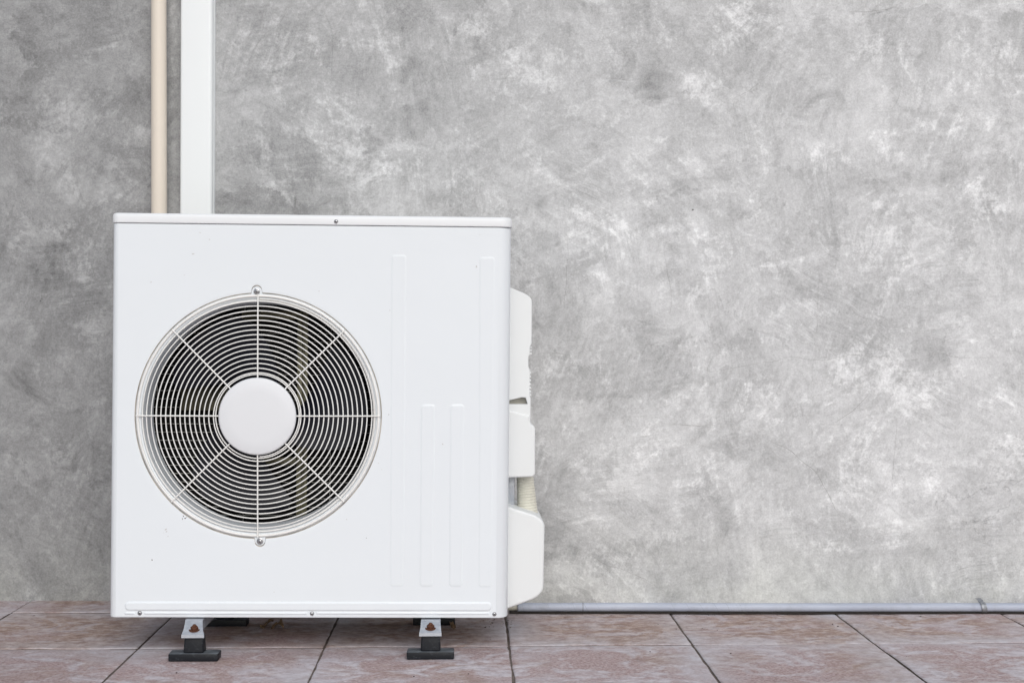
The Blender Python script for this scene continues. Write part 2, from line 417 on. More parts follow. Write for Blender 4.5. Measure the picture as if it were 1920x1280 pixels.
for nm, data in (('rnd', rndv), ('edge', edgev)):
    at_ = pav.data.attributes.new(nm, 'FLOAT', 'POINT'); at_.data.foreach_set('value', data)
tag(pav, kind='structure')

# ------------------------------------------------------------ wall
WL = at(100, 1126, CAMH * FPX / 496.0); WR = at(1920, 1138, CAMH * FPX / 507.0)
wall_ang = math.atan2(WR.y - WL.y, WR.x - WL.x)
wdir = Vector((math.cos(wall_ang), math.sin(wall_ang), 0)); wn = Vector((wdir.y, -wdir.x, 0))
W0 = Vector((WL.x, WL.y, 0))
def onwall(px, py, off=0.0):                          # point on the wall's face behind a pixel of the photo
    d_ = Vector(((px - HX) / FPX, 1, -(py - HY) / FPX)); o_ = Vector((0, 0, CAMH)); b_ = W0 + wn * off
    t = (b_ - o_).dot(wn) / d_.dot(wn)
    return o_ + d_ * t
def wl(px, py):                                       # wall-local (x along, z up)
    p_ = onwall(px, py) - W0
    return p_.dot(wdir), p_.z
wall = bpy.data.objects.new("plaster_wall", None); 
XS, ZT = (-4.0, 6.0), 3.4
# plaster tone: cement mottling plus light falloff painted in, darker left to paler right
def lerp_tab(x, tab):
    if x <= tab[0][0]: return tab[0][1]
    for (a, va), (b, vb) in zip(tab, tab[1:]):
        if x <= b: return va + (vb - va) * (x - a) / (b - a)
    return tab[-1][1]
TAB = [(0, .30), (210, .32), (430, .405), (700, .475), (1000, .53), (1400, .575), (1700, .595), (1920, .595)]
BL = [  # (px, py, rx, ry, delta) patches of paler / darker plaster
 (90, 150, 60, 120, .03), (130, 235, 60, 45, .07), (60, 60, 50, 60, -.03), (235, 60, 60, 120, -.02), (20, 350, 40, 60, -.06), (110, 420, 70, 60, .03),
 (60, 500, 60, 60, -.04), (150, 560, 60, 80, .03), (60, 800, 60, 120, -.015), (180, 1000, 40, 100, -.03), (40, 1050, 60, 80, -.03), (160, 640, 40, 60, .04),
 (620, 60, 120, 60, .02), (420, 150, 50, 120, -.05), (530, 240, 100, 60, .05), (640, 300, 160, 60, .05), (820, 210, 90, 50, -.05), (700, 130, 80, 60, -.03),
 (985, 130, 70, 70, .07), (900, 60, 60, 40, .02), (560, 370, 120, 20, -.04), (800, 350, 90, 40, .03), (440, 360, 50, 40, -.05), (760, 330, 60, 30, -.03),
 (1150, 60, 90, 60, .04), (1190, 160, 80, 60, -.06), (1330, 165, 45, 25, .10), (1360, 120, 50, 30, -.05), (1260, 190, 40, 14, -.08), (1560, 200, 110, 25, -.07), (1400, 60, 70, 30, .05),
 (1640, 80, 60, 30, .06), (1810, 140, 80, 60, .03), (1700, 40, 70, 40, -.03), (1850, 270, 50, 60, -.03), (1580, 300, 60, 30, .08), (1210, 355, 30, 20, .08), (1040, 360, 40, 60, -.0),
 (1100, 420, 60, 80, .03), (1010, 420, 40, 60, -.06), (1720, 270, 60, 40, .03), (1530, 380, 90, 40, -.05), (1690, 430, 40, 20, .06), (1840, 370, 60, 60, .06), (1650, 500, 50, 80, .06), (1400, 400, 60, 40, -.03),
 (1830, 560, 90, 30, -.05), (1500, 480, 60, 50, .02), (1300, 560, 80, 50, .03), (1120, 560, 60, 50, .0), (1020, 620, 40, 50, -.06), (1200, 620, 60, 40, -.05), (1070, 830, 30, 20, -.07),
 (1580, 680, 70, 30, .04), (1680, 700, 50, 80, .07), (1760, 650, 60, 40, -.06), (1530, 720, 40, 50, -.05), (1840, 780, 60, 40, -.05), (1720, 800, 40, 60, .06), (1400, 750, 100, 50, .02),
 (1620, 860, 50, 60, .04), (1900, 820, 50, 100, .05), (1150, 950, 60, 30, -.04), (1150, 1010, 90, 40, .06), (1300, 960, 60, 40, .04), (1360, 1030, 60, 30, -.05), (1530, 930, 60, 50, .02), (1250, 1090, 90, 20, -.05),
 (1600, 1000, 60, 60, -.02), (1740, 1040, 70, 40, -.07), (1830, 1000, 60, 50, -.05), (1030, 1040, 60, 80, -.05), (1560, 1030, 20, 14, .08), (1470, 1060, 40, 40, -.05), (1880, 1060, 30, 40, .04),
 (1050, 480, 60, 40, .04), (1050, 730, 60, 60, .02), (1250, 830, 120, 60, .0), (1480, 860, 60, 20, -.03), (1700, 930, 50, 50, .03), (1430, 620, 60, 50, .02), (1600, 600, 60, 30, -.03)]
BLW = []
for bx, by, rx, ry, dl in BL:
    if dl < 0: dl *= .55 if rx < 75 else .8
    cx, cz = wl(bx, by); BLW.append((cx, cz, rx / 775, ry / 775, dl))
verts, faces, tone, patch = [], [], [], []
x_a, _ = wl(-120, 600); x_b, _ = wl(2040, 600)
xs = [XS[0] + (x_a - XS[0]) * k / 8 for k in range(8)] + [x_a + (x_b - x_a) * k / 190 for k in range(191)] + [x_b + (XS[1] - x_b) * k / 12 for k in range(1, 13)]
zs = [-.05] + [1.6 * k / 120 for k in range(121)] + [1.6 + (ZT - 1.6) * k / 10 for k in range(1, 11)]
for z in zs:
    for x in xs:
        P = W0 + wdir * x
        pxx = HX + P.x / P.y * FPX
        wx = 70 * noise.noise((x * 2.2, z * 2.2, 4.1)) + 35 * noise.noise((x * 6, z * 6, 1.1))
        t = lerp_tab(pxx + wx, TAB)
        zz = z; t0 = t; dsum = 0
        for cx, cz, rx, rz, dl in BLW:
            dx, dz = (x - cx + .03 * noise.noise((x * 9, z * 9, 2))) / rx, (zz - cz + .03 * noise.noise((x * 9, z * 9, 7))) / rz
            q = dx * dx + dz * dz
            if q < 5: dsum += dl * math.exp(-q * 1.1) * (1.0 + .5 * noise.noise((x * 25, z * 25, 3)))
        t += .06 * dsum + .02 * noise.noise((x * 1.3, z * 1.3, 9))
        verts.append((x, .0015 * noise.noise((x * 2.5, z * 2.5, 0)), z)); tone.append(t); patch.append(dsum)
nx = len(xs)
for j in range(len(zs) - 1):
    for i in range(nx - 1):
        k = j * nx + i; faces.append((k, k + 1, k + nx + 1, k + nx))
midx = [0] * len(faces)
# back, top and ends of the wall
b0 = len(verts)
for x, y, z in ((XS[0], .0, -.05), (XS[1], .0, -.05), (XS[1], .2, -.05), (XS[0], .2, -.05), (XS[0], .0, ZT), (XS[1], .0, ZT), (XS[1], .2, ZT), (XS[0], .2, ZT)):
    verts.append((x, y, z)); tone.append(.4); patch.append(0)
for f in ((4, 5, 6, 7), (1, 2, 6, 5), (2, 3, 7, 6), (3, 0, 4, 7)): faces.append(tuple(b0 + i for i in f)); midx.append(0)
# hairline cracks and scratches, each a thin ribbon on the face
rc = random.Random(11)
def crack(pts, wd=.0011, mi=1, jit=.004):
    q = [Vector((*wl(*p_),)) for p_ in pts]; path = []
    for a, b in zip(q, q[1:]):
        n_ = max(2, int((b - a).length / .012))
        path += [a + (b - a) * k / n_ for k in range(n_)]
    path.append(q[-1])
    # soften corners
    for _ in range(3): path = [path[0]] + [(path[k - 1] + path[k] * 2 + path[k + 1]) / 4 for k in range(1, len(path) - 1)] + [path[-1]]
    s0 = rc.random() * 50
    path = [p_ + Vector((noise.noise((k * .35, s0, 0)), noise.noise((k * .35, s0, 9)))) * jit for k, p_ in enumerate(path)]
    b_ = len(verts)
    for k, p_ in enumerate(path):
        a = path[max(0, k - 1)]; c = path[min(len(path) - 1, k + 1)]; t = (c - a).normalized(); n_ = Vector((-t.y, t.x))
        ww = wd * .36 * (.35 + .65 * abs(noise.noise((k * .6, s0, 3))) * 2) * min(1, k / 4 + .1, (len(path) - 1 - k) / 4 + .1)
        yy = .0015 * noise.noise((p_.x * 2.5, p_.y * 2.5, 0)) - .0003
        for sgn in (-1, 1):
            e = p_ + n_ * ww * sgn; verts.append((e.x, yy, e.y)); tone.append(.3); patch.append(0)
    for k in range(len(path) - 1):
        i0 = b_ + 2 * k; faces.append((i0, i0 + 2, i0 + 3, i0 + 1)); midx.append(mi)
for c_ in ([(1000, 664), (1030, 660), (1060, 662), (1095, 675)], [(1345, 655), (1320, 700), (1455, 675), (1490, 668), (1540, 678), (1585, 664), (1640, 668), (1680, 670)], [(1520, 678), (1535, 684), (1545, 680)],
           [(1740, 668), (1760, 660), (1800, 672), (1880, 668)], [(1262, 70), (1255, 100), (1225, 135), (1205, 150)], [(1062, 600), (1058, 560), (1066, 480), (1062, 440)],
           [(1245, 460), (1252, 520), (1262, 560), (1256, 600)], [(1535, 500), (1533, 600), (1528, 650)], [(1682, 770), (1676, 850), (1672, 930)], [(1240, 40), (1245, 55)],
           [(0, 590), (40, 570), (90, 500), (120, 465), (208, 420)], [(20, 1010), (60, 950), (100, 900), (130, 870)], [(120, 1120), (130, 1080), (150, 1020)], [(318, 100), (330, 60), (335, 30)], [(230, 10), (270, 12)],
           [(545, 10), (525, 45), (490, 70), (472, 100), (462, 130)], [(150, 372), (180, 350), (230, 335), (283, 318)], [(967, 250), (968, 300), (966, 330)], [(1418, 90), (1440, 60), (1470, 40), (1500, 42)], [(1360, 190), (1400, 175), (1430, 150), (1455, 132)],
           [(1580, 20), (1620, 24), (1650, 18), (1700, 16)], [(1022, 1022), (1080, 1024), (1130, 1055), (1200, 1080), (1265, 1120)], [(1640, 1120), (1648, 1090), (1645, 1070)], [(1690, 160), (1685, 190), (1670, 210)]):
    crack(c_, .0009)
for c_ in ([(1418, 1130), (1419, 1080), (1417, 1000), (1420, 950)], [(1270, 800), (1320, 795), (1380, 800), (1440, 806)]): crack(c_, .0012, 2, .001)
for c_ in ([(1430, 820), (1480, 840), (1520, 875), (1545, 905), (1560, 940), (1580, 970)], [(1640, 730), (1610, 760), (1580, 785), (1550, 800)], [(1250, 795), (1300, 797), (1340, 803)], [(402, 286), (440, 278), (480, 268)]):
    crack(c_, .0015, 1, .006)
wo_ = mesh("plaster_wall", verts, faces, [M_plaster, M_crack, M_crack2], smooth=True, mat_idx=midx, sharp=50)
bpy.data.objects.remove(wall)
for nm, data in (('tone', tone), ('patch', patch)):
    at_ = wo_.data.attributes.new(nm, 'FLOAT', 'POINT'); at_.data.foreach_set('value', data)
wo_.location = W0; wo_.rotation_euler = (0, 0, wall_ang)
tag(wo_, "mottled grey cement plaster wall with trowel marks standing behind the white unit", "wall")

# ------------------------------------------------------------ pipes up the wall
pl = onwall(283.0, 398); pr = onwall(313.0, 398)
r_b = (pr.x - pl.x) / 2 * .985
bm = bmesh.new()
c0 = onwall(298.6, 398, r_b + .012); c1 = onwall(297.8, 0, r_b + .012)
def pth(k):
    z = .06 + (3.35 - .06) * k
    x = c0.x + (c1.x - c0.x) * (z - c0.z) / (c1.z - c0.z)
    return Vector((x, c0.y, z))
add_tube(bm, [pth(k / 40) for k in range(41)], lambda s: r_b * (1.03 - .10 * min(1, s * 2.0)), 40)
add_tube(bm, [pth(0.0) - Vector((0, 0, .05)), pth(0)], r_b * .9, 32)
tag(obm("wall_pipe", bm, M_beige), "beige round plastic pipe running up the wall", "pipe")

a = onwall(336.5, 398, .030); b = onwall(397.5, 398, .030); Wt = (b - a).dot(wdir)
bm = bmesh.new()
z0, z1 = .06, 3.35
prof = []
D = .0315
rad = .007
def arc(cx, cy, r, a0, a1, n=6): return [(cx + r * math.cos(R(a0 + (a1 - a0) * k / n)), cy + r * math.sin(R(a0 + (a1 - a0) * k / n))) for k in range(n + 1)]
# section seen from above: x across, y towards the wall (0 = front)
prof = [(0, D)] + arc(rad, rad, rad, 180, 270) + arc(Wt - .0012 - rad * 1.3, rad * 1.3, rad * 1.3, 270, 358, 10) + [(Wt - .0010, .019), (Wt - .0001, .0193), (Wt, D)]
lo = [bm.verts.new((x, y, z0)) for x, y in prof]; hi = [bm.verts.new((x, y, z1)) for x, y in prof]
for k in range(len(prof)):
    k2 = (k + 1) % len(prof); bm.faces.new((lo[k], lo[k2], hi[k2], hi[k]))
bm.faces.new(lo[::-1]); bm.faces.new(hi)
o = obm("cable_trunking", bm, M_trunk, sharp=30)
o.location = (a.x, a.y, 0); o.rotation_euler = (0, R(.18), wall_ang)
# keep it flush: the tilt pivots at the floor, so correct the sideways drift at the height of the lid
o.location.x -= math.tan(R(.18)) * a.z
tag(o, "wide white plastic trunking running up the wall beside the beige pipe", "trunking")

# ------------------------------------------------------------ outdoor unit
unit = bpy.data.objects.new("air_conditioner_outdoor_unit", None); COL.objects.link(unit)
unit.location = (-.8092, 2.797, .0787); unit.rotation_euler = (0, .0088, R(2.0))
tag(unit, "white outdoor air conditioning unit with round fan grille standing on black rubber feet", "air conditioner")
UM = unit.matrix_basis.copy() if False else (Matrix.Translation(unit.location) @ unit.rotation_euler.to_matrix().to_4x4())
UI = UM.inverted()
def face(px, py, ly=0.0):                            # local x, z on the plane local y = ly seen at a pixel
    o_ = UI @ Vector((0, 0, CAMH)); d_ = UI.to_3x3() @ Vector(((px - HX) / FPX, 1, -(py - HY) / FPX))
    t = (ly - o_.y) / d_.y; p_ = o_ + d_ * t
    return p_.x, p_.z
W, H, D = .8012, .8125, .33
HS = face(500, 421.5)[1]
RL, RR = .013, .024
CX, CZ = face(484.8, 779.0)
R0 = .2462

# casing: left side, right side (rounded front corners), back frame, base
def plan(o_, rl=RL, rr_=RR, d0=D):                   # plan outline from back-left round the front to back-right, offset o_ outwards
    pts = [(-o_, d0)]
    pts += [(rl - (rl + o_) * math.cos(R(90 * k / 10)), rl - (rl + o_) * math.sin(R(90 * k / 10))) for k in range(11)]
    pts += [(W - rr_ + (rr_ + o_) * math.sin(R(90 * k / 12)), rr_ - (rr_ + o_) * math.cos(R(90 * k / 12))) for k in range(13)]
    pts += [(W + o_, d0)]
    return pts
verts, faces = [], []
rows = [(-.003, 0), (-.0008, .0008), (0, .003), (0, HS - .001), (-.0015, HS)]
nL = 12
for o_, z in rows:
    verts += [(x, y, z) for x, y in plan(o_)]
nP = len(plan(0))
for j in range(len(rows) - 1):
    for i in range(nP - 1):
        if i == nL - 1 + 0 and 2 <= j <= 2: continue            # the flat front comes from the panel with the fan opening
        k = j * nP + i; faces.append((k, k + 1, k + nP + 1, k + nP))
# front with opening
NA = 360
def rhole(a):                                         # opening outline: circle with a screw ear at top and bottom
    r = R0
    for ex, ez in (EAR_T, EAR_B):
        dx, dz = ex - CX, ez - CZ; er = .0104
        ux, uz = math.cos(a), math.sin(a); b_ = ux * dx + uz * dz; c_ = dx * dx + dz * dz - er * er
        dd = b_ * b_ - c_
        if dd > 0 and b_ > 0: r = max(r, b_ + math.sqrt(dd))
    return r
EAR_T = face(481.5, 545.5); EAR_B = face(487.5, 1013.5)
angs = [2 * math.pi * k / NA for k in range(NA)]
# extra samples around the ears
for ex, ez in (EAR_T, EAR_B):
    a0 = math.atan2(ez - CZ, ex - CX)
    angs += [a0 + R(k * .18) for k in range(-22, 23)]
angs = sorted({round(a % (2 * math.pi), 6) for a in angs}); NA = len(angs)
rh = [rhole(a) for a in angs]
rh = [(rh[k - 1] + 2 * rh[k] + rh[(k + 1) % NA]) / 4 for k in range(NA)]
x0r, x1r, z0r, z1r = RL, W - RR, .003, HS - .001
def rect_hit(a):
    ux, uz = math.cos(a), math.sin(a); t = 1e9
    if ux > 1e-9: t = min(t, (x1r - CX) / ux)
    if ux < -1e-9: t = min(t, (x0r - CX) / ux)
    if uz > 1e-9: t = min(t, (z1r - CZ) / uz)
    if uz < -1e-9: t = min(t, (z0r - CZ) / uz)
    return (CX + ux * t, CZ + uz * t)
outer = [rect_hit(a) for a in angs]
for cx, cz in ((x0r, z0r), (x1r, z0r), (x0r, z1r), (x1r, z1r)):
    ca = math.atan2(cz - CZ, cx - CX) % (2 * math.pi)
    k = min(range(NA), key=lambda k: abs(angs[k] - ca)); outer[k] = (cx, cz)
# (offset from the ear outline, depth) then (radius, depth)
prof1 = [(.0085, 0), (.0018, 0), (.0010, .0002), (.0005, .0010), (.0002, .0026), (-.0006, .0026), (-.0009, .0010), (-.0016, .0004), (-.0030, .0004)]
prof2 = [(.2375, .0008), (.2350, .0024), (.2325, .0062), (.2305, .0115), (.2290, .020), (.2278, .035), (.2268, .055), (.2262, .073), (.2290, .0745), (.2295, .04)]
b0 = len(verts)
verts += [(x, 0, z) for x, z in outer]
nr = 1
for off, y in prof1:
    verts += [(CX + math.cos(a) * (r + off), y, CZ + math.sin(a) * (r + off)) for a, r in zip(angs, rh)]; nr += 1
for r, y in prof2:
    verts += [(CX + math.cos(a) * r, y, CZ + math.sin(a) * r) for a in angs]; nr += 1
groove = []
for j in range(nr - 1):
    if 2 <= j <= 6: groove += range(len(faces), len(faces) + NA)
    for k in range(NA):
        k2 = (k + 1) % NA; faces.append((b0 + j * NA + k, b0 + j * NA + k2, b0 + (j + 1) * NA + k2, b0 + (j + 1) * NA + k))
# embossed beads: raised rounded bars pressed into the sheet
def emboss(corners, r, h=.0014, edge=.0028, nseg=8):
    # corners: (x0,z0,x1,z1) per bottom and top, slightly slanted bars allowed
    (xa, za), (xb, zb), (xc, zc), (xd, zd) = corners       # bottom-left, bottom-right, top-right, top-left
    def outline(ins):
        P = [Vector((xa + ins, za + ins)), Vector((xb - ins, zb + ins)), Vector((xc - ins, zc - ins)), Vector((xd + ins, zd - ins))]
        rr_ = max(.0004, r - ins); out = []
        for k, p_ in enumerate(P):
            a0 = 180 + 90 * k; sx_ = 1 if k in (0, 3) else -1; sz_ = 1 if k in (0, 1) else -1
            c_ = p_ + Vector((sx_ * rr_, sz_ * rr_))
            out += [(c_.x + rr_ * math.cos(R(a0 + 90 * q / nseg)), c_.y + rr_ * math.sin(R(a0 + 90 * q / nseg))) for q in range(nseg + 1)]
        return out
    rings = [(0, .0006), (0.0001, -.00005), (edge * .22, -h * .16), (edge * .5, -h * .55), (edge * .8, -h * .9), (edge, -h), (edge + .0008, -h)]
    b_ = len(verts); m_ = 4 * (nseg + 1)
    for ins, y in rings: verts.extend((x, y, z) for x, z in outline(ins))
    for j in range(len(rings) - 1):
        for k in range(m_):
            k2 = (k + 1) % m_; faces.append((b_ + j * m_ + k, b_ + j * m_ + k2, b_ + (j + 1) * m_ + k2, b_ + (j + 1) * m_ + k))
    faces.append(tuple(b_ + (len(rings) - 1) * m_ + k for k in range(m_)))
for (tl, tr, ty, bl, br, by) in ((733, 763, 477, 730.5, 758, 1100), (788.5, 816.5, 757, 786, 813, 1100), (843.5, 871.5, 757, 841, 868, 1100), (898, 928.5, 481, 896.5, 923, 1101)):
    emboss([face(bl, by), face(br, by), face(tr, ty), face(tl, ty)], .0075, .0006 if ty < 500 else .0009, .0042)
emboss([face(233.5, 1144.5), face(922.5, 1145.5), face(922.5, 1127.5), face(233.5, 1126.5)], .0092, .0022, .0036)
for xa, xb in ((233, 254), (270, 577), (593, 918)):
    emboss([face(xa, 1152.2), face(xb, 1152.6), face(xb, 1146.6), face(xa, 1146.2)], .003, .0015, .0026)
nplain = len(faces); rs = random.Random(21); mi_ = [0] * nplain
for g_ in groove: mi_[g_] = 3
for sx_, sy_, sr, m_ in ((344, 967, 1.6, 1), (347, 971, 2.2, 1), (342, 972, 1.2, 1), (350, 969, 1.0, 1), (311, 992, 1.6, 2), (312, 996, 1.3, 2), (315, 1005, 1.2, 2), (307, 998, .8, 2), (285, 1049, 1.5, 1), (731, 582, 1.0, 2), (729, 777, .9, 1),
        (375, 436, 1.2, 2), (393, 449, 1.2, 2), (362, 476, 1.7, 2), (346, 516, 1.2, 2), (283, 529, 1.4, 2), (598, 546, 1.1, 2), (687, 1008, 1.0, 1), (650, 973, 1.1, 2), (514, 1109, 1.0, 2), (640, 1148 - 14, .9, 1), (900, 440, .9, 2), (893, 500, 2.0, 2), (830, 832, 1.4, 2), (710, 868, 1.0, 2), (716, 880, .9, 2)):
    x, z = face(sx_, sy_); b_ = len(verts); k_ = 8; st = 1 + rs.random() * 1.4; an = rs.random() * 3
    for q in range(k_):
        a_ = 2 * math.pi * q / k_; r = sr * .00085 * rs.uniform(.45, 1.15); u, v_ = r * math.cos(a_) * st, r * math.sin(a_)
        verts.append((x + u * math.cos(an) - v_ * math.sin(an), -.00025 if sx_ < 760 and sy_ < 1110 else -.0013, z + u * math.sin(an) + v_ * math.cos(an)))
    faces.append(tuple(b_ + q for q in range(k_))); mi_.append(m_)
M_grime = simple("groove_grime", (.60, .575, .53), .7, .45, 18); M_chip = simple("paint_chip", (.16, .14, .13), .8, .4, 300); M_fleck = simple("paint_fleck", (.66, .66, .66), .7, .2, 300)
casing = mesh("front_casing", verts, faces, [M_paint, M_chip, M_fleck, M_grime], unit, smooth=True, sharp=40, mat_idx=mi_)

# lid
verts, faces = [], []
prof_l = [(-.004, HS + .001), (.0012, HS + .0009), (.0020, HS + .0016), (.0022, HS + .0028), (.0022, H - .0075), (.0018, H - .0050), (.0006, H - .0026), (-.0014, H - .0010), (-.0045, H - .0002), (-.009, H)]
def plan_lid(o_):
    q = plan(o_, .013, .020, D); q[0] = (-o_, D + o_); q[-1] = (W + o_, D + o_)
    return q
for o_, z in prof_l: verts += [(x, y, z) for x, y in plan_lid(o_)]
nP = len(plan_lid(0))
for j in range(len(prof_l) - 1):
    for i in range(nP):
        i2 = (i + 1) % nP; faces.append((j * nP + i, j * nP + i2, (j + 1) * nP + i2, (j + 1) * nP + i))
faces.append(tuple((len(prof_l) - 1) * nP + i for i in range(nP)))
lid = mesh("lid", verts, faces, M_lid, unit, smooth=True, sharp=50)

# insides: base pan, partition, back frame
bm = bmesh.new()
q = plan(-.004)
lo_ = [bm.verts.new((x, y, .0012)) for x, y in q]; hi_ = [bm.verts.new((x, y, .012)) for x, y in q]
bm.faces.new(lo_); bm.faces.new(hi_)
for k in range(len(q)): bm.faces.new((lo_[k], lo_[(k + 1) % len(q)], hi_[(k + 1) % len(q)], hi_[k]))
obm("base_pan", bm, M_cover, unit)
px_part = face(728, 800)[0]
bm = bmesh.new()
add_box(bm, (px_part, .012, .0125), (px_part + .003, D - .03, HS - .004))
obm("partition", bm, M_inner, unit)
bm = bmesh.new()
add_box(bm, (.002, D - .008, .0125), (W - .002, D - .002, HS))
obm("rear_panel", bm, M_inner, unit)
# condenser coil: dark fin block with horizontal tubes and bright wires in front
bm = bmesh.new(); add_box(bm, (.012, D - .062, .02), (px_part - .004, D - .02, HS - .012))
coil = obm("condenser_coil", bm, M_coil, unit)
bm = bmesh.new()
z = .045; k = 0
while z < HS - .03:
    add_tube(bm, [(.02, D - .0655 + .0, z), (px_part - .012, D - .0655, z)], .0009, 6); z += .0182
for xx in (.035, .035 + .19, .035 + .38): add_tube(bm, [(xx, D - .067, .03), (xx, D - .067, HS - .02)], .0012, 6)
obm("guard_wires", bm, M_tube, coil)

# motor bracket: two upright strips with cross arms, and the motor
bm = bmesh.new()
bx0 = face(557, 700, .20)[0]; bx1 = face(566.5, 700, .20)[0]; bx2 = face(570, 700, .20)[0]; bx3 = face(577, 700, .20)[0]
zt = face(500, 583, .2)[1]; zb = face(500, 985, .2)[1]
for p0, p1 in ((bx0, bx1), (bx2, bx3)): add_box(bm, (p0, .2, zb), (p1, .215, zt), .001)
add_box(bm, (bx1 - .001, .208, zb), (bx2 + .001, .2145, zt))
lx0 = face(418, 700, .2)[0]
lx1 = face(452, 700, .2)[0]
for p0, p1 in ((lx1, lx1 + .005),): add_box(bm, (p0, .2, face(500, 600, .2)[1]), (p1, .212, zt + .002), .001)
zz = face(500, 588, .2)[1]
add_box(bm, (lx1 + .006, .203, zz - .012), (bx0 - .001, .213, zz + .006), .001)
zz2 = face(500, 862, .2)[1]
add_box(bm, (face(480, 800, .2)[0], .203, zz2 - .010), (bx0 - .001, .213, zz2 + .006), .001)
bk = obm("motor_bracket", bm, M_bracket, unit)
bm = bmesh.new(); add_lathe(bm, [(.001, .135), (.045, .136), (.052, .142), (.052, .20), (.048, .205), (.001, .206)], (CX, 0, CZ), 40)
obm("motor", bm, M_inner, bk)

# fan: hub and three swept blades
zz3 = face(500, 745, .2)[1]
bm = bmesh.new(); add_box(bm, (face(334, 800, .2)[0], .222, zz3 - .030), (face(424, 800, .2)[0], .229, zz3 + .022), .001)
obm("stay_plate", bm, M_olive, bk)
bm = bmesh.new(); add_lathe(bm, [(.001, .078), (.04, .079), (.056, .086), (.060, .096), (.060, .132), (.001, .133)], (CX, 0, CZ), 48)
fan = obm("fan", bm, M_dark, unit)
def blade_mesh(rot):
    NR, NS = 16, 18; V, F = [], []
    for side in (0, 1):
        for i in range(NR + 1):
            s = i / NR; r = .056 + (.214 - .056) * s
            a_lo = 62 + (106 - 62) * s ** .75; span = 62 + 8 * math.sin(s * 3.0)
            # rounded outer corners
            if s > .86: q = (s - .86) / .14; trim = 10 * q * q
            else: trim = 0
            for j in range(NS + 1):
                u = j / NS; a = R(a_lo + trim + (span - 2 * trim) * u + rot)
                y = .088 + .055 * u * (.65 + .35 * (1 - s)) - .006 * math.sin(math.pi * u) + side * .0028
                V.append((CX + r * math.cos(a), y, CZ + r * math.sin(a)))
    n_ = (NR + 1) * (NS + 1)
    for sd in (0, 1):
        for i in range(NR):
            for j in range(NS):
                k = sd * n_ + i * (NS + 1) + j; q = (k, k + 1, k + NS + 2, k + NS + 1); F.append(q if sd == 0 else q[::-1])
    per = [i * (NS + 1) for i in range(NR + 1)] + [NR * (NS + 1) + j for j in range(1, NS + 1)] + [i * (NS + 1) + NS for i in range(NR - 1, -1, -1)] + [j for j in range(NS - 1, 0, -1)]
    for a, b in zip(per, per[1:] + per[:1]): F.append((a, b, b + n_, a + n_))
    return V, F
for k in range(3):
    V, F = blade_mesh(-2 + 120 * k)
    mesh("blade", V, F, M_dark, fan, smooth=True, sharp=40)

# grille
bm = bmesh.new()
RO = .2412
add_tube(bm, [(CX + RO * math.cos(2 * math.pi * k / 160), -.0012, CZ + RO * math.sin(2 * math.pi * k / 160)) for k in range(160)], .0026, 10, closed=True)
add_tube(bm, [(CX + .2322 * math.cos(2 * math.pi * k / 160), .0010, CZ + .2322 * math.sin(2 * math.pi * k / 160)) for k in range(160)], .0015, 8, closed=True)
pts = []
PX = 1 / 931.0
r_out, r_in, pitch = 214.5 * PX, 81.0 * PX, 8.95 * PX
dome = lambda r: -.0025 - .0085 * max(0, 1 - (r / .232)) ** .8
turn = 0; a = 90.0; r = 219.0 * PX
# outermost turn, close pitched
for k in range(121):
    t = k / 120; pts.append((90 - 360 * t, r + (r_out - r) * t))
nt_ = (r_out - r_in) / pitch; steps = int(nt_ * 110)
for k in range(1, steps + 1):
    t = k / 110; pts.append((90 - 360 - 360 * t, r_out - pitch * t))
aa, rl_ = pts[-1]
end = -90 - 360 * math.ceil((-90 - aa) / -360 + .25) if False else None
tgt = aa - 300
while (tgt + 90) % 360 > 3: tgt -= 2
n_ = int((aa - tgt) / 4)
for k in range(1, n_ + 1): pts.append((aa + (tgt - aa) * k / n_, rl_ + (76.2 * PX - rl_) * k / n_))
add_tube(bm, [(CX + r_ * math.cos(R(a_)), dome(r_), CZ + r_ * math.sin(R(a_))) for a_, r_ in pts], .00128, 8)
for k in range(8):
    a_ = R(45 * k + .3)
    if k == 2: a_ = math.atan2(EAR_T[1] - CZ, EAR_T[0] - CX + .003)
    if k == 6: a_ = math.atan2(EAR_B[1] - CZ, EAR_B[0] - CX - .004)
    ln = [.0700, .09, .12, .15, .18, .205, .225, .240, .2446]
    add_tube(bm, [(CX + r_ * math.cos(a_), dome(r_) - .0026 if r_ < .23 else -.0046, CZ + r_ * math.sin(a_)) for r_ in ln], .00155, 8)
grille = obm("fan_grille", bm, M_wire, unit, sharp=60)
bm = bmesh.new()
add_lathe(bm, [(.0001, -.0196), (.050, -.0194), (.0735, -.0186), (.0762, -.0176), (.0774, -.0155), (.0774, -.0120), (.0762, -.0100), (.0001, -.0098)], (CX - .0002, 0, CZ - .0004), 96, cap=False)
obm("hub_cap", bm, M_cap, grille, sharp=60)

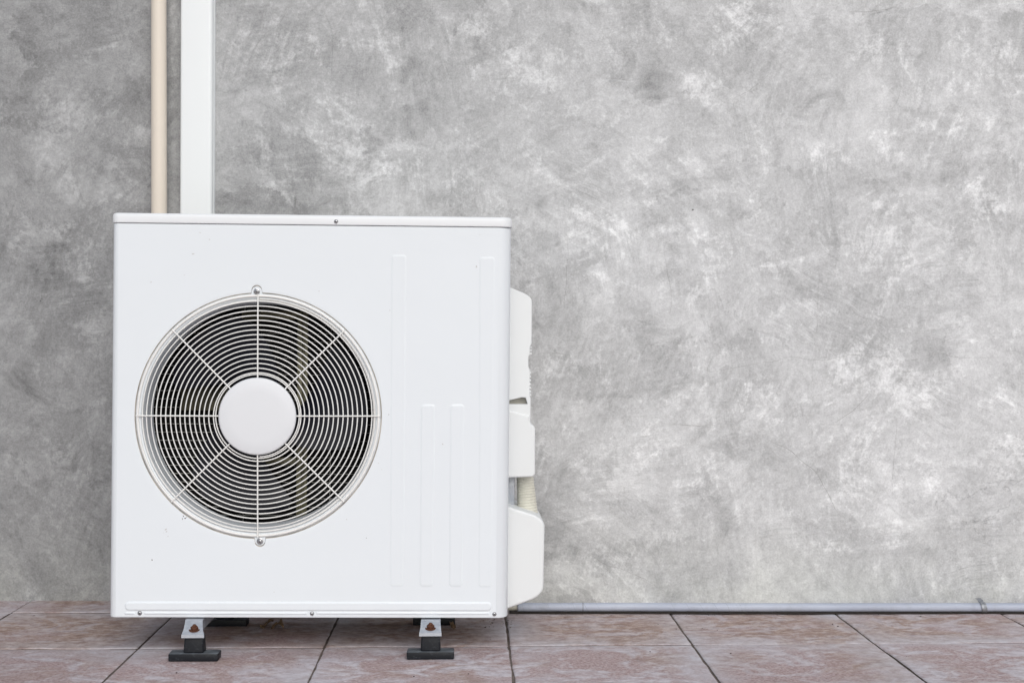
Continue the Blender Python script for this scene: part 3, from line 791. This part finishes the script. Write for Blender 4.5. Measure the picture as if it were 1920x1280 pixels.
def screw(px, py, r, ly, parent, washer=False, tilt=0):
    x, z = face(px, py, ly)
    bm = bmesh.new()
    if washer: add_lathe(bm, [(r * 1.35, .0), (r * 1.4, -.0006), (r * 1.3, -.0010), (r * .5, -.0011)], (x, ly, z), 28)
    y_ = ly - (.001 if washer else 0)
    add_lathe(bm, [(r, .002), (r, -.0003), (r * .9, -r * .32), (r * .62, -r * .58), (r * .3, -r * .68), (.00001, -r * .70)], (x, y_, z), 28, cap=False)
    s = obm("screw", bm, M_screw, parent, sharp=60)
    bm = bmesh.new(); t = r * .11; l = r * .5
    y2 = y_ - r * .735
    for ca in (tilt, tilt + 90):
        c, s_ = math.cos(R(ca)), math.sin(R(ca))
        q = [(-l, -t), (l, -t), (l, t), (-l, t)]
        off = .00012 if ca != tilt else 0
        P = [(x + u * c - v * s_, z + u * s_ + v * c) for u, v in q]
        f0 = [bm.verts.new((a_, y2 - off, b_)) for a_, b_ in P]; f1 = [bm.verts.new((a_, y2 + r * .2, b_)) for a_, b_ in P]
        bm.faces.new(f0); bm.faces.new(f1[::-1])
        for k in range(4): bm.faces.new((f0[k], f1[k], f1[(k + 1) % 4], f0[(k + 1) % 4]))
    obm("cross_recess", bm, M_slot, s, smooth=False)
screw(262, 1148.5, .0047, 0, casing, tilt=20); screw(585, 1149.5, .0044, 0, casing, tilt=50); screw(927, 1150.5, .0044, 0, casing, tilt=70)
screw(630, 415.5, .0044, -.0022, lid, tilt=10)
screw(481.5, 546.3, .0044, -.0008, grille, True, 5); screw(487.5, 1013.8, .0046, -.0008, grille, True, 85)

# right-hand side: valve covers and ribbed hose (they stand off the side panel)
def fo(pts, ly): return [face(x, y, ly) for x, y in pts]
def rounded(pts, radii, n=5):                          # round the corners of an outline in pixels
    out = []; m = len(pts)
    for i, p_ in enumerate(pts):
        r = radii[i]
        if not r: out.append(p_); continue
        a = Vector(pts[i - 1]); b = Vector(p_); c = Vector(pts[(i + 1) % m])
        r = min(r, .47 * (a - b).length, .47 * (c - b).length); u = (a - b).normalized(); v = (c - b).normalized()
        s, e = b + u * r, b + v * r
        for k in range(n + 1):
            t = k / n; q = s * (1 - t) ** 2 + b * 2 * t * (1 - t) + e * t * t; out.append((q.x, q.y))
    return out
XI = 935
vout = rounded([(XI, 530), (986, 551), (997.3, 560), (997, 644), (993.6, 650), (993.6, 664), (990.8, 669), (990.8, 687), (993.2, 692), (993, 742), (995, 746), (994.8, 781), (XI, 765), (XI, 757.5), (989.4, 757.5), (986, 745.5), (978, 744.8), (XI, 755)],
               [0, 12, 12] + [0] * 15)
bm = bmesh.new(); add_soft_prism(bm, fo(vout, .10), .10, .27, .0016)
for y in (649, 655, 661, 697, 704, 711, 718, 725, 732, 738):
    (xa, za), (xb, zb) = face(988, y + 3.2, .13), face(996.6 if y < 690 else 995.4, y, .13)
    add_box(bm, (xa, .118, za), (xb, .25, zb), .0004, 1)
vc = obm("valve_cover", bm, M_cover, unit, sharp=50)
bm = bmesh.new(); add_prism(bm, fo([(XI, 741), (993, 741), (993, 760), (XI, 760)], .122), .122, .265)
obm("finger_recess", bm, M_beigein, vc, smooth=False)
mid = rounded([(XI, 763), (994.5, 779.5), (994.8, 794), (1003.5, 800), (1003.3, 893.5), (XI, 896)], [0, 2, 2, 5, 8, 0])
bm = bmesh.new(); add_soft_prism(bm, fo(mid, .097), .097, .25, .0035)
obm("pipe_cover", bm, M_cover, unit, sharp=50)
lowp = rounded([(XI, 944), (1006, 966), (1021.5, 979), (1019, 1108), (1004, 1122), (XI, 1147)], [0, 10, 10, 14, 12, 0])
bm = bmesh.new(); add_soft_prism(bm, fo(lowp, .082), .082, .25, .0052, 7)
obm("lower_pipe_cover", bm, M_cover, unit, sharp=50)
# ribbed hose between the covers
bm = bmesh.new()
xa, za = face(983, 890, .16); xb, zb = face(990, 962, .16); ra, rb_ = .0165, .0225
prof = []; nrib = 19
path = []; rads = []
for k in range(nrib * 6 + 1):
    t = k / (nrib * 6); path.append((xa + (xb - xa) * t, .165, za + .02 + (zb - za - .03) * t)); 
add_tube(bm, path, lambda t: (ra + (rb_ - ra) * t) * (1 + .03 * math.cos(t * nrib * 2 * math.pi)), 32)
obm("ribbed_hose", bm, M_rib, unit, sharp=0)
bm = bmesh.new()
p0 = face(957, 893, .15); p1 = face(967, 893, .15); p2 = face(960, 948, .15)
add_box(bm, (p0[0] - .012, .15, p2[1] - .01), (p1[0] - .002, .19, p0[1] + .01), .002)
obm("valve_body", bm, M_galv, unit)

# feet: galvanised rails, bolts and T-shaped rubber feet, upright on the pavement
def world_child(o, mat): o.matrix_parent_inverse = Matrix.Identity(4); o.matrix_basis = UI @ mat
yaw = Matrix.Rotation(R(2.0), 4, 'Z')
def rub_mesh(w=.098, seedv=0):
    bm = bmesh.new()
    add_box(bm, (-w / 2, 0, 0), (w / 2, .038, .0155), .0024, 2)
    # tapered neck
    lo = [(-.0205, .005), (.0205, .005), (.0205, .034), (-.0205, .034)]; hi = [(-.0178, .008), (.0178, .008), (.0178, .036), (-.0178, .036)]
    v0_ = [bm.verts.new((x, y, .0145)) for x, y in lo]; v1_ = [bm.verts.new((x, y, .0505)) for x, y in hi]
    fs = [bm.faces.new(v0_[::-1]), bm.faces.new(v1_)] + [bm.faces.new((v0_[k], v0_[(k + 1) % 4], v1_[(k + 1) % 4], v1_[k])) for k in range(4)]
    bmesh.ops.bevel(bm, geom=list({e for f in fs for e in f.edges}), offset=.004, segments=4, profile=.5, affect='EDGES')
    add_lathe(bm, [(.0165, .0502), (.0165, .0525)], (0, .022, 0), 24, 'z')
    for v in bm.verts:
        v.co += Vector((noise.noise(v.co * 40 + Vector((seedv, 0, 0))), noise.noise(v.co * 40 + Vector((9, seedv, 0))), 0)) * .0009
    return bm
for idx, (pxc, zc) in enumerate(((361.5, 0), (807, 0))):
    Yf = .643 * FPX / (1239.5 - 630) if idx == 0 else .643 * FPX / (1236 - 630)
    Xf = (pxc - HX) / FPX * Yf
    # rail under the unit, front end bent and bolted
    bm = bmesh.new()
    wr = .0215
    hrail = .0530
    tl, tr = ((-.0225, .0120) if idx == 0 else (-.0195, .0195))
    th = .0024
    secs = [(-.0005, hrail - .0060, -wr - .001, wr + .001), (.0000, hrail, -wr - .0006, wr + .0006), (.0012, hrail + .0010, -wr - .0003, wr + .0003), (.016, hrail + .0065, (-wr * .5 + tl * .5), (wr * .5 + tr * .5)),
            (.034, hrail + .0165, tl, tr), (.040, .0752 if idx == 0 else .0706, tl, tr), (.10, .0756 if idx == 0 else .0708, -.018, .018)]
    A = [[bm.verts.new((x_, y_, z_)) for x_ in (xl, (xl + xr_) / 2, xr_)] for y_, z_, xl, xr_ in secs]
    B = [[bm.verts.new((x_, y_ + .0022, z_ - .0014)) for x_ in (xl, (xl + xr_) / 2, xr_)] for y_, z_, xl, xr_ in secs]
    for q_ in range(len(secs) - 1):
        for c_ in (0, 1):
            bm.faces.new((A[q_][c_], A[q_][c_ + 1], A[q_ + 1][c_ + 1], A[q_ + 1][c_])); bm.faces.new((B[q_][c_], B[q_ + 1][c_], B[q_ + 1][c_ + 1], B[q_][c_ + 1]))
        for c_ in (0, 2): bm.faces.new((A[q_][c_], A[q_ + 1][c_], B[q_ + 1][c_], B[q_][c_]))
    for e_ in (0, -1):
        for c_ in (0, 1): bm.faces.new((A[e_][c_], B[e_][c_], B[e_][c_ + 1], A[e_][c_ + 1]))
    for v_ in bm.verts: v_.co += Vector((noise.noise(v_.co * 90), noise.noise(v_.co * 90 + Vector((4, 4, 4))), 0)) * .0009
    add_box(bm, (-.017, .046, hrail - .001), (.010, .36, .0740 if idx == 0 else .0695), .001, 1)
    rail = obm("mounting_rail", bm, M_galv, unit)
    mt = Matrix.Translation((Xf, Yf - .0005, 0)) @ yaw @ Matrix.Rotation(R(-1.0 if idx == 0 else 0), 4, 'Z')
    world_child(rail, mt)
    bm = bmesh.new()
    add_lathe(bm, [(.0001, hrail + .0028), (.011, hrail + .0028), (.011, hrail + .0042), (.0001, hrail + .0042)], (0, .017, .0030), 24, 'z', cap=False)
    add_lathe(bm, [(.0001, hrail + .0042), (.0075, hrail + .0042), (.0078, hrail + .0048), (.0076, hrail + .0098), (.0062, hrail + .0106), (.0001, hrail + .0107)], (0, .017, .0030), 6, 'z', cap=False)
    add_lathe(bm, [(.0040, hrail + .0106), (.0041, hrail + .0132), (.0034, hrail + .0142), (.0001, hrail + .0143)], (0, .017, .0030), 12, 'z', cap=False)
    bmesh.ops.rotate(bm, verts=bm.verts, cent=(0, .017, hrail + .006), matrix=Matrix.Rotation(R(14), 3, 'X'))
    for v in bm.verts: v.co += Vector((noise.noise(v.co * 300), noise.noise(v.co * 300 + Vector((5, 5, 5))), 0)) * .0008
    bolt = obm("bolt", bm, M_rust, rail, sharp=30)
    for q, dy in enumerate((0, .33)):
        ft = obm("rubber_foot", rub_mesh(.098 if idx == 0 else .094, idx * 3 + q), M_rubber, unit, sharp=40)
        world_child(ft, mt @ Matrix.Translation((0, dy - .0, 0)))

# ------------------------------------------------------------ grey drain pipe on the floor along the wall
r_p = .0100
P0 = at(971, 1138.7, 3.236); P1 = at(1920, 1138.7, 3.232)
bm = bmesh.new(); path = []; n_ = 300
L_ = 3.6
for k in range(n_ + 1):
    x = L_ * k / n_
    path.append((x, .0008 * noise.noise((x * 3, 0, 0)), .0009 * noise.noise((x * 2.3, 4, 0))))
add_tube(bm, path, lambda t: r_p * (1 + .03 * noise.noise((t * 60, 0, 0)) + (.035 if .066 < t < .0665 else 0)), 28)
o = obm("drain_pipe", bm, M_drain, sharp=60)
dv = (P1 - P0); o.rotation_euler = (0, 0, math.atan2(dv.y, dv.x)); o.location = (P0.x, P0.y, r_p + .0044)
tag(o, "light grey taped drain pipe lying on the tiles along the foot of the wall", "pipe")
bm = bmesh.new(); add_tube(bm, [(-.034, .01, -.002), (-.012, .002, -.001), (.004, 0, 0)], r_p * .72, 20)
obm("end_sleeve", bm, M_rib, o)
M_ring = simple("pipe_joint_dark", (.25, .26, .31), .6)
for dx in (-.001, .150):
    bm = bmesh.new(); add_tube(bm, [(dx, 0, 0), (dx + .0018, 0, 0)], r_p * 1.045, 24)
    obm("joint_ring", bm, M_ring, o)

# saddle clip that holds the pipe to the wall
PC = at(1843, 1137, 3.232)
bm = bmesh.new()
bw, rc_ = .0120, r_p * 1.12
prv = None
prof = [(rc_ * math.cos(R(a_)), rc_ * math.sin(R(a_))) for a_ in range(-80, 181, 10)]      # (y towards wall, z) band round the front of the pipe
prof = [(-u, v) for u, v in prof]
ribbon = [(.026, .0155), (.012, .0145)] + [(rc_ * math.cos(R(a_)), rc_ * math.sin(R(a_))) for a_ in range(60, 251, 10)]
for s_, t_ in ((-1, 0),):
    A = [[bm.verts.new((sx_ * bw / 2 + .002 * (v / rc_) * -1, u * k_, v * k_)) for sx_ in (-1, 1)] for (u, v) in ribbon for k_ in (1,)]
    B = [[bm.verts.new((sx_ * bw / 2 + .002 * (v / rc_) * -1, u - .0011 if i_ > 1 else u, v + .0011 if i_ < 12 else v)) for sx_ in (-1, 1)] for i_, (u, v) in enumerate(ribbon)]
    for i_ in range(len(ribbon) - 1):
        bm.faces.new((A[i_][0], A[i_][1], A[i_ + 1][1], A[i_ + 1][0])); bm.faces.new((B[i_][0], B[i_ + 1][0], B[i_ + 1][1], B[i_][1]))
        for s2 in (0, 1): bm.faces.new((A[i_][s2], A[i_ + 1][s2], B[i_ + 1][s2], B[i_][s2]))
    for e_ in (0, -1): bm.faces.new((A[e_][0], A[e_][1], B[e_][1], B[e_][0]))
o = obm("pipe_clip", bm, simple("weathered_clip_steel", (.36, .38, .41), .5, .45, 200, .0004, .5), sharp=40); o.location = (PC.x, PC.y, r_p + .0044)
tag(o, "small metal saddle clip strapped over the grey drain pipe", "clip")

# ------------------------------------------------------------ litter
def dry_leaf(px, py, L, rz, label):
    Y = .643 * FPX / (py - 630); p = at(px, py, Y); V, F = [], []
    n_ = 10
    for i in range(n_ + 1):
        t = i / n_; wd = L * .28 * math.sin(math.pi * t) ** .7 * (1 + .3 * noise.noise((t * 7, px, 0)))
        for s in (-1, -.5, 0, .5, 1):
            V.append((L * (t - .5), wd * s, .003 + .010 * abs(s) ** 1.5 * (.5 + noise.noise((t * 4, s, px))) + .007 * math.sin(t * 5 + px)))
    m = len(V)
    for i in range(n_):
        for j in range(4): k = i * 5 + j; F.append((k, k + 1, k + 6, k + 5))
    V += [(x, y, z + .0005) for x, y, z in V]; F += [tuple(m + k for k in f[::-1]) for f in F[:]]
    mn = min(v[2] for v in V); V = [(x, y, z - mn + .0004) for x, y, z in V]
    o = mesh("dry_leaf", V, F, M_leaf, smooth=True); o.location = (p.x, p.y, 0); o.rotation_euler = (0, 0, R(rz))
    tag(o, label, "leaf", "dry leaves blown under the unit")
dry_leaf(500, 1177, .030, 20, "curled brown leaf on the tiles under the unit, right of the left feet")
dry_leaf(520, 1181, .034, -25, "flat brown leaf on the tiles under the unit, touching the curled leaf")
dry_leaf(849, 1180, .022, 60, "small pale dry leaf on the tiles just behind the right foot")
V, F = [], []; mi = []
rb2 = random.Random(5)
def bit(px, py, s, m_):
    Y = .643 * FPX / (py - 630); p = at(px, py, Y); b_ = len(V); a_ = rb2.random() * 3.1
    ex, ey, ez = s * rb2.uniform(.8, 2.0), s * rb2.uniform(.5, 1.0), s * rb2.uniform(.35, .7)
    for dx, dy, dz in ((-1, 0, .2), (0, -1, .15), (1, 0, .2), (0, 1, .15), (.1, .1, 1), (0, 0, -.6)):
        x, y = dx * ex, dy * ey
        V.append((p.x + x * math.cos(a_) - y * math.sin(a_), p.y + x * math.sin(a_) + y * math.cos(a_), ez * (dz + .4)))
    for f in ((0, 1, 4), (1, 2, 4), (2, 3, 4), (3, 0, 4), (1, 0, 5), (2, 1, 5), (3, 2, 5), (0, 3, 5)): F.append(tuple(b_ + k for k in f)); mi.append(m_)
for px, py in ((331, 1261), (1234, 1170), (1204, 1188), (1268, 1179), (1370, 1225), (1219, 1221), (878, 1263), (776, 1268), (1561, 1170), (1571, 1174), (1732, 1245), (1700, 1231), (64, 1154), (1726, 1155), (1345, 1181)): bit(px, py, .0022, 0)
for _ in range(60): bit(rb2.uniform(0, 1920), rb2.uniform(1165, 1279), rb2.uniform(.0006, .0013), rb2.choice((0, 1, 1)))
for _ in range(110):                                     # grit gathered along the pipe
    x = 960 + 560 * rb2.random() ** 1.6; bit(x, 1151 + 9 * rb2.random() ** 2, rb2.uniform(.0005, .0014), rb2.choice((0, 0, 1)))
for _ in range(90): bit(rb2.uniform(1000, 1915), 1150 + 5 * rb2.random() ** 2, rb2.uniform(.0005, .0013), rb2.choice((0, 1, 1)))
b_ = len(V)                                               # flat dark strip painted as the shade under the pipe
for k in range(241):
    x = -.02 + 2.2 * k / 240
    V += [(P0.x + x, P0.y - .0135 - .003 * noise.noise((x * 30, 1, 0)) - .003 * noise.noise((x * 7, 5, 0)), .0014), (P0.x + x, P0.y + .03, .0014)]
for k in range(240): F.append((b_ + 2 * k, b_ + 2 * k + 2, b_ + 2 * k + 3, b_ + 2 * k + 1)); mi.append(0)
for _ in range(40): bit(rb2.uniform(905, 960), rb2.uniform(1160, 1176), rb2.uniform(.0008, .002), rb2.choice((0, 1)))
o = mesh("grit_and_pipe_shade", V, F, [M_bits_shade, M_bits2], smooth=False, mat_idx=mi)
tag(o, kind='stuff')
